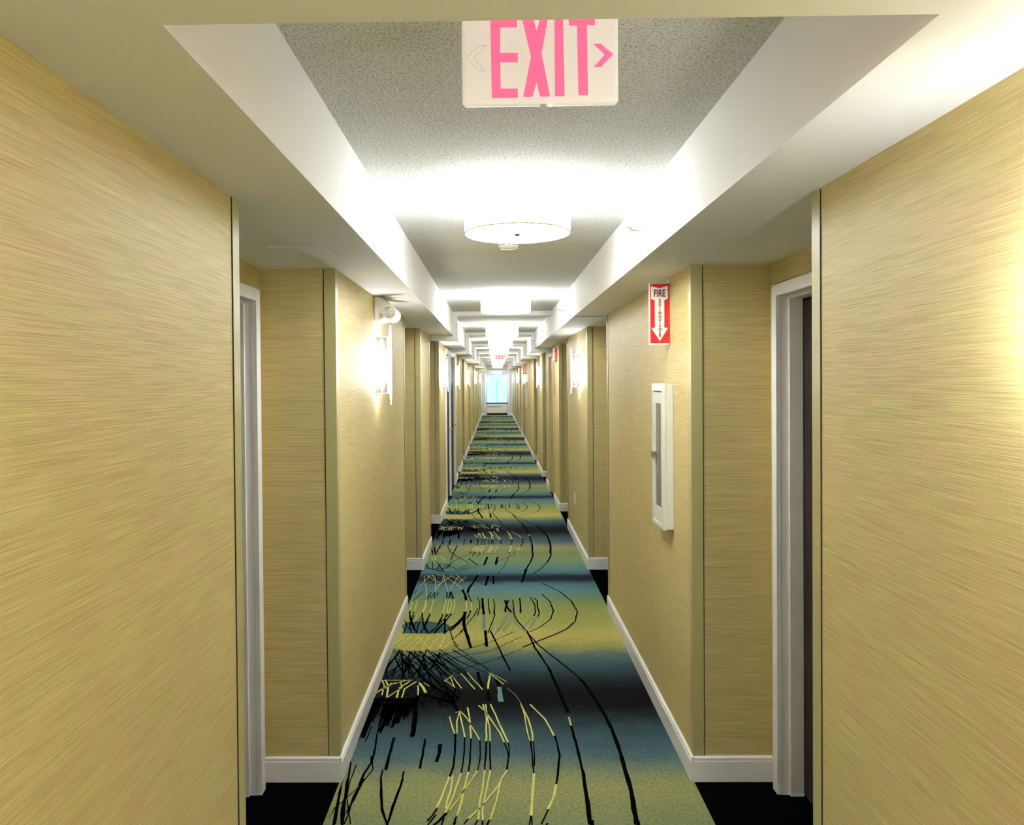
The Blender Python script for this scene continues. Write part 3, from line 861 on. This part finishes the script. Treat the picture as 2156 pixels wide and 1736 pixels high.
for sx in (-1, 1):
    m = MB(); m.box(min(sx*hw, sx*(hw+0.075)), max(sx*hw, sx*(hw+0.075)), -0.03, 0, -WZ0, hz+0.06); m.build('side_casing', M['white'], r, bevel=0.003)
m = MB(); m.box(-hw-0.03, hw+0.03, -0.05, 0, -0.03, 0); m.build('window_sill', M['dark'], r, bevel=0.003)

# ================================================================== OBJECTS
# wall heater unit under the window
r = tag(empty('air_conditioner', ((WX0+WX1)/2, YW-0.001, 0.0)), 'low white through-wall heating and cooling unit under the far end window', 'air conditioner')
m = MB(); m.box(-0.51, 0.51, -0.17, -0.002, 0.10, 0.55); body = m.build('body', M['steel'], r, bevel=0.02)
m = MB(); m.box(-0.46, 0.20, -0.176, -0.168, 0.405, 0.425); m.build('grille_slot', M['dark'], body)
for k in range(5):
    m = MB(); m.box(-0.47, 0.47, -0.176, -0.168, 0.46+0.014*k, 0.466+0.014*k); m.build('louver', M['jamb'], body)
m = MB(); m.box(0.26, 0.45, -0.174, -0.168, 0.39, 0.44); m.build('control_panel', M['jamb'], body)
m = MB(); m.box(-0.49, 0.49, -0.14, -0.01, 0.0, 0.098); m.build('toe_space', M['dark'], r)

# drum ceiling lamps
LX = 0.0915
def drum(y):
    r = empty('ceiling_light', (LX, y, ZT))
    m = MB(); m.lathe([(0, -0.001), (0.075, -0.001), (0.075, -0.018), (0.06, -0.028), (0, -0.028)], (0, 0, 0), 'z', 40); m.build('canopy', M['metal'], r, smooth=True)
    m = MB(); m.lathe([(0.208, -0.022), (0.210, -0.022), (0.210, -0.149), (0.208, -0.149), (0.208, -0.022)], (0, 0, 0), 'z', 64); sh = m.build('shade', M['shade'], r, smooth=True)
    m = MB(); m.lathe([(0.2075, -0.147), (0.2118, -0.147), (0.2118, -0.152), (0.2075, -0.152), (0.2075, -0.147)], (0, 0, 0), 'z', 64); m.build('shade_rim', M['guard'], sh, smooth=True)
    m = MB(); m.lathe([(0, -0.143), (0.2075, -0.143), (0.2075, -0.147), (0, -0.1475)], (0, 0, 0), 'z', 64); m.build('bottom_diffuser', M['shade'], r, smooth=True)
    m = MB(); m.lathe([(0, -0.147), (0.012, -0.147), (0.014, -0.152), (0.009, -0.158), (0, -0.160)], (0, 0, 0), 'z', 24); m.build('finial', M['metal'], r, smooth=True)
    l = bpy.data.lights.new('bulb', 'POINT'); l.energy = LAMP_W; l.color = (0.97, 1.0, 1.03); l.shadow_soft_size = 0.05
    lo = bpy.data.objects.new('bulb', l); C.objects.link(lo); lo.parent = r; lo.location = (0, 0, -0.085)
    return r
ords = ['nearest and largest', 'second', 'third', 'fourth', 'fifth', 'sixth', 'seventh', 'eighth', 'ninth', 'tenth', 'eleventh']
d0_ = drum(3.03)
for i in range(11):
    y = 3.03 + 3.44*i if i < 10 else 36.9
    o = d0_ if i == 0 else copy_tree(d0_)
    o.location = (LX, y, ZT if i < 10 else ZS)
    if i == 0: lb = 'nearest and largest glowing white drum ceiling light, just beyond the big exit sign'
    elif i == 10: lb = 'farthest small drum ceiling light hanging in front of the end window'
    else: lb = ords[i] + ' glowing white drum light from the camera down the raised ceiling'
    tag(o, lb, 'ceiling light', 'white drum lights along the corridor ceiling')

for y in (-0.41, -3.85):                               # unseen lamps added behind the camera to brighten the near walls, at row spacing
    o = copy_tree(d0_); o.location = (LX, y, ZS)
    tag(o, 'drum ceiling light added to brighten the near walls, unseen ' + ('just behind' if y > -1 else 'farther behind') + ' the camera', 'ceiling light', 'white drum lights along the corridor ceiling')

# sconces: metal body with spindle-shaped glowing diffuser and a frosted glass blade
def vesica(hw_, hh_, n=14):
    pts = []
    for k in range(n+1):
        t = -1+2*k/n; pts.append((hw_*(1-t*t), hh_*t))
    for k in range(1, n):
        t = 1-2*k/n; pts.append((-hw_*(1-t*t), hh_*t))
    return pts
def sconce():
    r = empty('wall_sconce', (0, 0, 0))                    # +x out of the wall
    m = MB(); m.box(0, 0.006, -0.055, 0.055, -0.170, 0.170); m.build('backplate', M['metal'], r, bevel=0.001)
    m = MB(); m.box(0.006, 0.064, -0.048, 0.048, -0.158, 0.158); bd = m.build('body', M['metal'], r, bevel=0.002)
    ves = [(u+0.035, v) for u, v in vesica(0.028, 0.154)]
    for sy in (-1, 1):
        m = MB(); m.prism(ves, lambda u, v, t: (u, t, v), sy*0.0478, sy*0.0525); m.build('side_diffuser', M['diffuser'], r)
    m = MB(); m.prism(vesica(0.044, 0.154), lambda u, v, t: (t, u, v), 0.0635, 0.066); m.build('front_diffuser', M['diffuser'], r)
    m = MB(); m.box(0.010, 0.058, -0.042, 0.042, 0.1575, 0.1605); m.build('top_diffuser', M['diffuser_end'], r)
    m = MB(); m.box(0.010, 0.058, -0.042, 0.042, -0.1605, -0.1575); m.build('bottom_diffuser', M['diffuser_end'], r)
    for zz in (-0.10, 0.088):
        m = MB(); m.box(0.064, 0.074, -0.006, 0.006, zz, zz+0.012); m.build('glass_clip', M['metal'], r)
    m = MB(); n = 22                                       # bowed blade
    out = vesica(0.062, 0.226, n); half = n+1
    R = out[:half]; Lf = [out[0]] + out[half:][::-1] + [out[half-1]]
    for k in range(half):
        u1, v1 = R[k]; u0_ = -u1
        bow = 0.071 + 0.012*(v1/0.226)**2*0.4
        m.v += [(bow, u0_, v1), (bow, u1, v1), (bow+0.006, u0_, v1), (bow+0.006, u1, v1)]
    for k in range(half-1):
        a = 4*k; b2 = a+4
        for q in ((a, a+1, b2+1, b2), (a+2, b2+2, b2+3, a+3), (a, b2, b2+2, a+2), (a+1, a+3, b2+3, b2+1)): m.f.append(q); m.m.append(0)
    m.build('glass_blade', M['glass_lit'], r, smooth=True)
    return r
s0 = sconce()
SCL = [(4.345, 'under the emergency lamp head, nearest on the left wall'), (9.60, 'on the left wall just before the dark double doors'),
       (12.70, 'on the left wall just past the dark double doors'), (17.6, 'fourth along the left wall'), (24.6, 'fifth along the left wall'), (31.5, 'last small one on the left wall near the end window')]
SCR = [(1.018, 'cropped at the photo right edge, nearest of all'), (7.53, 'on right wall between extinguisher cabinet and side exit sign'),
       (13.87, 'on right wall before the distant red fire sign'), (20.75, 'on right wall just beyond the distant red fire sign'), (26.8, 'fifth along the right wall'), (33.5, 'last small one on the right wall near the end window')]
SCL.append((-0.80, 'added unseen on the left wall behind the camera to brighten the soffit')); SCR.append((-4.8, 'added unseen on right wall behind the camera for more light'))  # two out-of-view sconces added to throw more light on the near soffit
first = True
for lst, x, rz in ((SCL, XL, 0.0), (SCR, XR, math.pi)):
    for y, wh in lst:
        o = s0 if first else copy_tree(s0); first = False
        o.location = (x, y, 1.796); o.rotation_euler = (0, 0, rz)
        tag(o, 'glowing spindle-shaped sconce ' + wh, 'sconce', 'wall sconces along both corridor walls')

# near EXIT sign under the raised ceiling
EX = {"E": [[-0.0965, 0.0698], [-0.0443, 0.0691], [-0.0451, 0.0513], [-0.0772, 0.0518], [-0.0776, 0.0029], [-0.0434, 0.0024], [-0.0435, -0.016], [-0.0778, -0.0155], [-0.0773, -0.0663], [-0.0439, -0.0667], [-0.044, -0.0845], [-0.0947, -0.0845]], "X": [[-0.0354, 0.0704], [-0.0137, 0.0701], [-0.0067, 0.0449], [0.0009, 0.0699], [0.0158, 0.0697], [0.0028, 0.0003], [0.0186, -0.0829], [-0.0008, -0.0827], [-0.0074, -0.0559], [-0.0157, -0.0831], [-0.0336, -0.0829], [-0.0181, -0.0054]], "I": [[0.028, 0.0695], [0.0449, 0.0693], [0.0469, -0.0827], [0.0281, -0.0825]], "T": [[0.0547, 0.0692], [0.1073, 0.0693], [0.1063, 0.0536], [0.0909, 0.0539], [0.0924, -0.0815], [0.0737, -0.0813], [0.0716, 0.0532], [0.0567, 0.0534]], ">": [[0.1025, 0.0182], [0.1174, 0.018], [0.1419, -0.0031], [0.1171, -0.0273], [0.1037, -0.0271], [0.1247, -0.0034]], "<": [[-0.1043, 0.0174], [-0.1163, 0.0176], [-0.1448, -0.0051], [-0.1211, -0.0313], [-0.1077, -0.0315], [-0.1299, -0.0053]]}
r = tag(empty('exit_sign', (0.092, 1.499, 2.335)), 'large white exit sign with glowing pink-red letters and right arrow, hanging nearest overhead', 'exit sign', 'exit signs')
m = MB(); m.box(-0.1525, 0.1525, -0.012, 0.014, -0.095, 0.092); m.build('housing', M['signlit'], r, bevel=0.009, seg=4)
m = MB(); m.box(-0.06, 0.06, -0.02, 0.022, 0.090, 0.099); m.build('canopy', M['plastic'], r, bevel=0.003)
for k in 'EXIT':
    m = MB(); m.prism([tuple(p) for p in EX[k]], lambda u, v, t: (u, t, v), -0.0126, -0.0118); m.build('letter', M['letter'], r)['label'] = 'glowing letter ' + k
m = MB(); m.prism([tuple(p) for p in EX['>']], lambda u, v, t: (u, t, v), -0.0126, -0.0118); m.build('arrow', M['letter'], r)['label'] = 'glowing arrow pointing right'
pts = [tuple(p) for p in EX['<']]
m = MB()
for a, b_ in zip(pts, pts[1:]+pts[:1]):
    d = Vector((b_[0]-a[0], b_[1]-a[1])); n = Vector((-d.y, d.x)).normalized()*0.0004
    m.prism([(a[0]-n.x, a[1]-n.y), (b_[0]-n.x, b_[1]-n.y), (b_[0]+n.x, b_[1]+n.y), (a[0]+n.x, a[1]+n.y)], lambda u, v, t: (u, t, v), -0.0124, -0.0118)
m.build('knockout_outline', M['jamb'], r)['label'] = 'faint unlit arrow outline pointing left'
m = MB(); m.lathe([(0.0, -0.004), (0.0022, -0.0035), (0.0032, 0)], (0.020, -0.002, -0.095), 'z', 16); m.build('indicator_lamp', M['led'], r, smooth=True)
m = MB(); m.box(0.0, 0.012, -0.006, 0.004, -0.0962, -0.0948); m.build('test_switch', M['jamb'], r)

# second, distant EXIT sign (flat block letters of the same kind)
r2 = tag(copy_tree(r), 'small distant exit sign with red letters hanging among the far drum lights', 'exit sign', 'exit signs')
r2.location = (0.11, 19.3, 2.335)

# exit sign flat above the tan stair door on the right wall
r = tag(empty('exit_sign', (XR-0.001, 10.30, 2.05)), 'small side exit sign with red end on right wall above the tan stair door', 'exit sign', 'exit signs')
m = MB(); m.box(-0.034, 0, -0.15, 0.15, -0.08, 0.08); m.build('housing', mat('pink_red_lit_plastic', rgb(236, 96, 84), 0.4, noise=(20, 0.04, (1, 1, 1))), r, bevel=0.004)
m = MB(); m.box(-0.0365, -0.0338, -0.148, 0.148, -0.078, 0.078); m.build('face_plate', M['signwhite'], r)
text_mesh('letters', 'EXIT', 0.15, M['darkred'], r, (-0.0375, 0, 0), (math.pi/2, 0, -math.pi/2), sx=1.0)
# door plaque
r = tag(empty('door_plaque', (XR-0.0005, 10.60, 1.54)), 'small brown room plaque on right wall beside the tan stair door', 'sign')
m = MB(); m.box(-0.006, 0, -0.07, 0.07, -0.05, 0.09); m.build('plate', M['tandoor'], r, bevel=0.001)
m = MB(); m.box(-0.0075, -0.0055, -0.035, 0.035, 0.02, 0.05); m.box(-0.0075, -0.0055, -0.045, 0.045, -0.03, -0.012); m.build('raised_lettering_panel', M['darkred'], r)

# smoke detector
r = tag(empty('smoke_detector', (0.075, 4.06, ZT)), 'round white smoke detector on the raised ceiling behind the nearest drum light', 'smoke detector')
m = MB(); m.lathe([(0, 0), (0.055, 0), (0.055, -0.012), (0, -0.012)], (0, 0, 0), 'z', 40); m.build('base', M['plastic'], r, smooth=True)
m = MB(); m.lathe([(0.040, -0.010), (0.040, -0.022), (0, -0.022)], (0, 0, 0), 'z', 40); m.build('sensor_chamber', M['dark'], r, smooth=True)
m = MB(); m.lathe([(0.050, -0.016), (0.050, -0.022), (0.042, -0.030), (0.02, -0.034), (0, -0.035)], (0, 0, 0), 'z', 40); m.build('cap', M['plastic'], r, smooth=True)
for k in range(10):
    a = 2*math.pi*k/10; m = MB(); m.box(0.040, 0.052, -0.006, 0.006, -0.018, -0.009); q = m.build('rib', M['plastic'], r); q.rotation_euler = (0, 0, a)

# sidewall sprinkler heads
def sprinkler(y, z, lb):
    r = tag(empty('sprinkler', (TR, y, z)), lb, 'sprinkler', 'sidewall sprinklers')
    m = MB(); m.lathe([(0, 0), (0.036, 0), (0.036, -0.003), (0.020, -0.008), (0, -0.008)], (0, 0, 0), 'x', 28); m.build('escutcheon', M['plastic'], r, smooth=True)
    m = MB(); m.lathe([(0, -0.008), (0.009, -0.008), (0.009, -0.028), (0.004, -0.030), (0.004, -0.048), (0, -0.048)], (0, 0, 0), 'x', 16); m.build('head', M['metal'], r, smooth=True)
    m = MB(); m.box(-0.05, -0.026, -0.014, -0.011, -0.003, 0.003); m.box(-0.05, -0.026, 0.011, 0.014, -0.003, 0.003); m.box(-0.052, -0.048, -0.014, 0.014, -0.004, 0.004); m.build('yoke', M['metal'], r)
    m = MB(); m.box(-0.068, -0.046, -0.016, 0.016, 0.006, 0.008); m.build('deflector', M['metal'], r)
sprinkler(3.05, 2.300, 'nearest sidewall sprinkler on the right side of the raised ceiling, beside the nearest drum light')
sprinkler(6.44, 2.292, 'second sidewall sprinkler on the right side of the raised ceiling, beside the second drum light')
sprinkler(11.2, 2.288, 'third, tiny sidewall sprinkler on the right side of the raised ceiling')

# soffit access panel on the left
r = tag(empty('access_panel', (-0.70, 2.83, ZS)), 'flush white access panel in the left soffit above the door niche', 'panel')
m = MB(); m.box(-0.105, 0.105, -0.145, 0.145, -0.003, 0); m.build('panel_door', M['soffit'], r, bevel=0.0012)
# emergency light
r = tag(empty('emergency_light', (XL, 4.36, 2.095)), 'white two-headed emergency light above the nearest left sconce', 'emergency light')
m = MB()
prof = [(0, -0.055), (0.030, -0.055), (0.055, -0.035), (0.075, 0.0), (0.078, 0.035), (0.060, 0.070), (0.030, 0.082), (0, 0.084)]
m.prism(prof, lambda u, v, t: (u, t, v), -0.11, 0.11); m.build('housing', M['plastic'], r, bevel=0.006)
m = MB(); m.box(0.0, 0.14, -0.02, 0.08, 0.0835, 0.0868); m.build('ceiling_plate', M['plastic'], r)
for y in (-0.13, 0.13):
    hd = empty('lamp_head', (0, 0, 0)); bpy.data.objects.remove(hd)
    m = MB(); yy = y; sg = -1
    m.lathe([(0, 0.045), (0.020, 0.042), (0.036, 0.02), (0.040, -0.006), (0.040, -0.012), (0.034, -0.014)], (0.090 if y < 0 else 0.082, yy, -0.008), 'y', 32)
    hd = m.build('lamp_head', M['plastic'], r, smooth=True)
    m = MB(); m.lathe([(0.034, -0.013), (0.030, -0.009), (0.012, 0.004), (0, 0.006)], (0.090 if y < 0 else 0.082, yy, -0.008), 'y', 32); m.build('reflector', M['reflector'], hd, smooth=True)
    m = MB(); m.lathe([(0, -0.012), (0.007, -0.010), (0.009, 0.0), (0.009, 0.004)], (0.090 if y < 0 else 0.082, yy, -0.008), 'y', 16); m.build('lamp_bulb', M['plastic'], hd, smooth=True)
    m = MB(); m.lathe([(0.014, 0.0), (0.014, 0.05), (0, 0.05)], (0.045, yy if y < 0 else yy-0.05, -0.030), 'y', 16); m.build('swivel', M['plastic'], r, smooth=True)

# projecting FIRE EXTINGUISHER sign
def fire_sign(y, z, lb):
    r = tag(empty('fire_extinguisher_sign', (0.778, y, z)), lb, 'sign', 'projecting red fire extinguisher signs')
    m = MB(); m.box(-0.05, 0.0485, -0.001, 0.001, -0.145, 0.145); m.build('plate', M['signwhite'], r)
    m = MB(); m.box(0.0455, 0.0488, -0.001, 0.030, -0.145, 0.168); m.build('wall_flange', M['signwhite'], r)
    S = 1/4270.0; cx, cy = 451, 880
    P = lambda pts: [((x-cx)*S, (cy-yy)*S*0.97) for x, yy in pts]
    m = MB(); m.prism(P([(266, 250), (641, 250), (641, 1485), (266, 1485)]), lambda u, v, t: (u, t, v), -0.0016, -0.0009); m.build('red_field', M['red'], r)
    m = MB(); m.prism(P([(285, 298), (450, 345), (622, 290), (622, 560), (550, 590), (550, 1165), (622, 1165), (458, 1445), (285, 1165), (357, 1165), (357, 590), (285, 568)]),
                      lambda u, v, t: (u, t, v), -0.0022, -0.0015); m.build('white_arrow', M['signwhite'], r)
    u, v = P([(455, 455)])[0]
    text_mesh('fire_lettering', 'FIRE', 0.046, M['darkred'], r, (u, -0.0024, v), (math.pi/2, 0, 0), sx=0.66)
    for k, ch in enumerate('EXTINGUISHER'):
        u, v = P([(460, 597+66.5*k)])[0]
        text_mesh('small_letter', ch, 0.0185, M['darkred'], r, (u, -0.0024, v), (math.pi/2, 0, 0), sx=1.0)
fire_sign(3.61, 2.010, 'red and white fire extinguisher arrow sign jutting from the right wall, nearest one')
fire_sign(20.2, 2.010, 'tiny distant red fire extinguisher arrow sign jutting from the right wall')

# fire extinguisher cabinets
def cabinet(y, z, lb):
    r = tag(empty('extinguisher_cabinet', (XR-0.0005, y, z)), lb, 'cabinet', 'fire extinguisher cabinets')
    h = 0.342; w2 = 0.122
    m = MB(); m.box(-0.036, 0, -w2, w2, -h+0.004, h-0.004); m.build('body', M['cabinet'], r, bevel=0.002)
    m = MB()                                              # raised trim frame around the door
    m.box(-0.050, -0.034, -w2-0.002, -w2+0.016, -h, h); m.box(-0.050, -0.034, w2-0.016, w2+0.002, -h, h)
    m.box(-0.050, -0.034, -w2+0.016, w2-0.016, h-0.035, h); m.box(-0.050, -0.034, -w2+0.016, w2-0.016, -h, -h+0.02)
    m.build('trim_frame', M['cabinet'], r, bevel=0.002)
    m = MB(); a, b2, z0, z1 = -w2+0.018, w2-0.018, -h+0.022, h-0.039; st = 0.038
    m.box(-0.046, -0.038, a, a+st, z0, z1); m.box(-0.046, -0.038, b2-st, b2, z0, z1); m.box(-0.046, -0.038, a+st, b2-st, z1-0.055, z1); m.box(-0.046, -0.038, a+st, b2-st, z0, z0+0.07)
    d = m.build('door', M['cabinet'], r, bevel=0.001)
    m = MB(); m.box(-0.042, -0.040, a+st, b2-st, z0+0.07, z1-0.055); m.build('window_pane', M['greypane'], d)
    m = MB(); m.box(-0.060, -0.046, b2-0.050, b2-0.006, -0.012, 0.012); m.box(-0.064, -0.056, b2-0.07, b2-0.045, -0.022, 0.006); m.build('latch', M['metal'], d, bevel=0.002)
    for k in range(20):
        zz = z0+0.01+(z1-z0-0.03)*k/19; m = MB(); m.box(-0.0485, -0.046, a-0.003, a+0.003, zz, zz+0.014); m.build('hinge_knuckle', M['metal'], d)
    m = MB(); m.box(-0.0505, -0.0495, -0.07, 0.07, h-0.038, h-0.0345); m.build('slot', M['dark'], r)
cabinet(3.667, 1.338, 'white surface-mounted fire extinguisher cabinet on right wall below the nearest fire sign')
cabinet(19.7, 1.338, 'tiny distant white fire extinguisher cabinet on the right wall')

# outlets
def outlet(x, y, z, side, lb):
    r = tag(empty('wall_outlet', (x, y, z)), lb, 'outlet', 'wall outlets')
    s = -side
    m = MB(); m.box(min(0, s*0.006), max(0, s*0.006), -0.035, 0.035, -0.057, 0.057); m.build('cover_plate', M['plastic'], r, bevel=0.002)
    for dz in (-0.022, 0.022):
        m = MB(); m.box(min(s*0.0055, s*0.008), max(s*0.0055, s*0.008), -0.016, 0.016, dz-0.014, dz+0.014); m.build('socket', M['jamb'], r)
outlet(XR, 7.97, 0.456, 1, 'white outlet low on right wall beneath the second right sconce')
outlet(XR, 13.75, 0.456, 1, 'tiny white outlet low on right wall beneath the third right sconce')
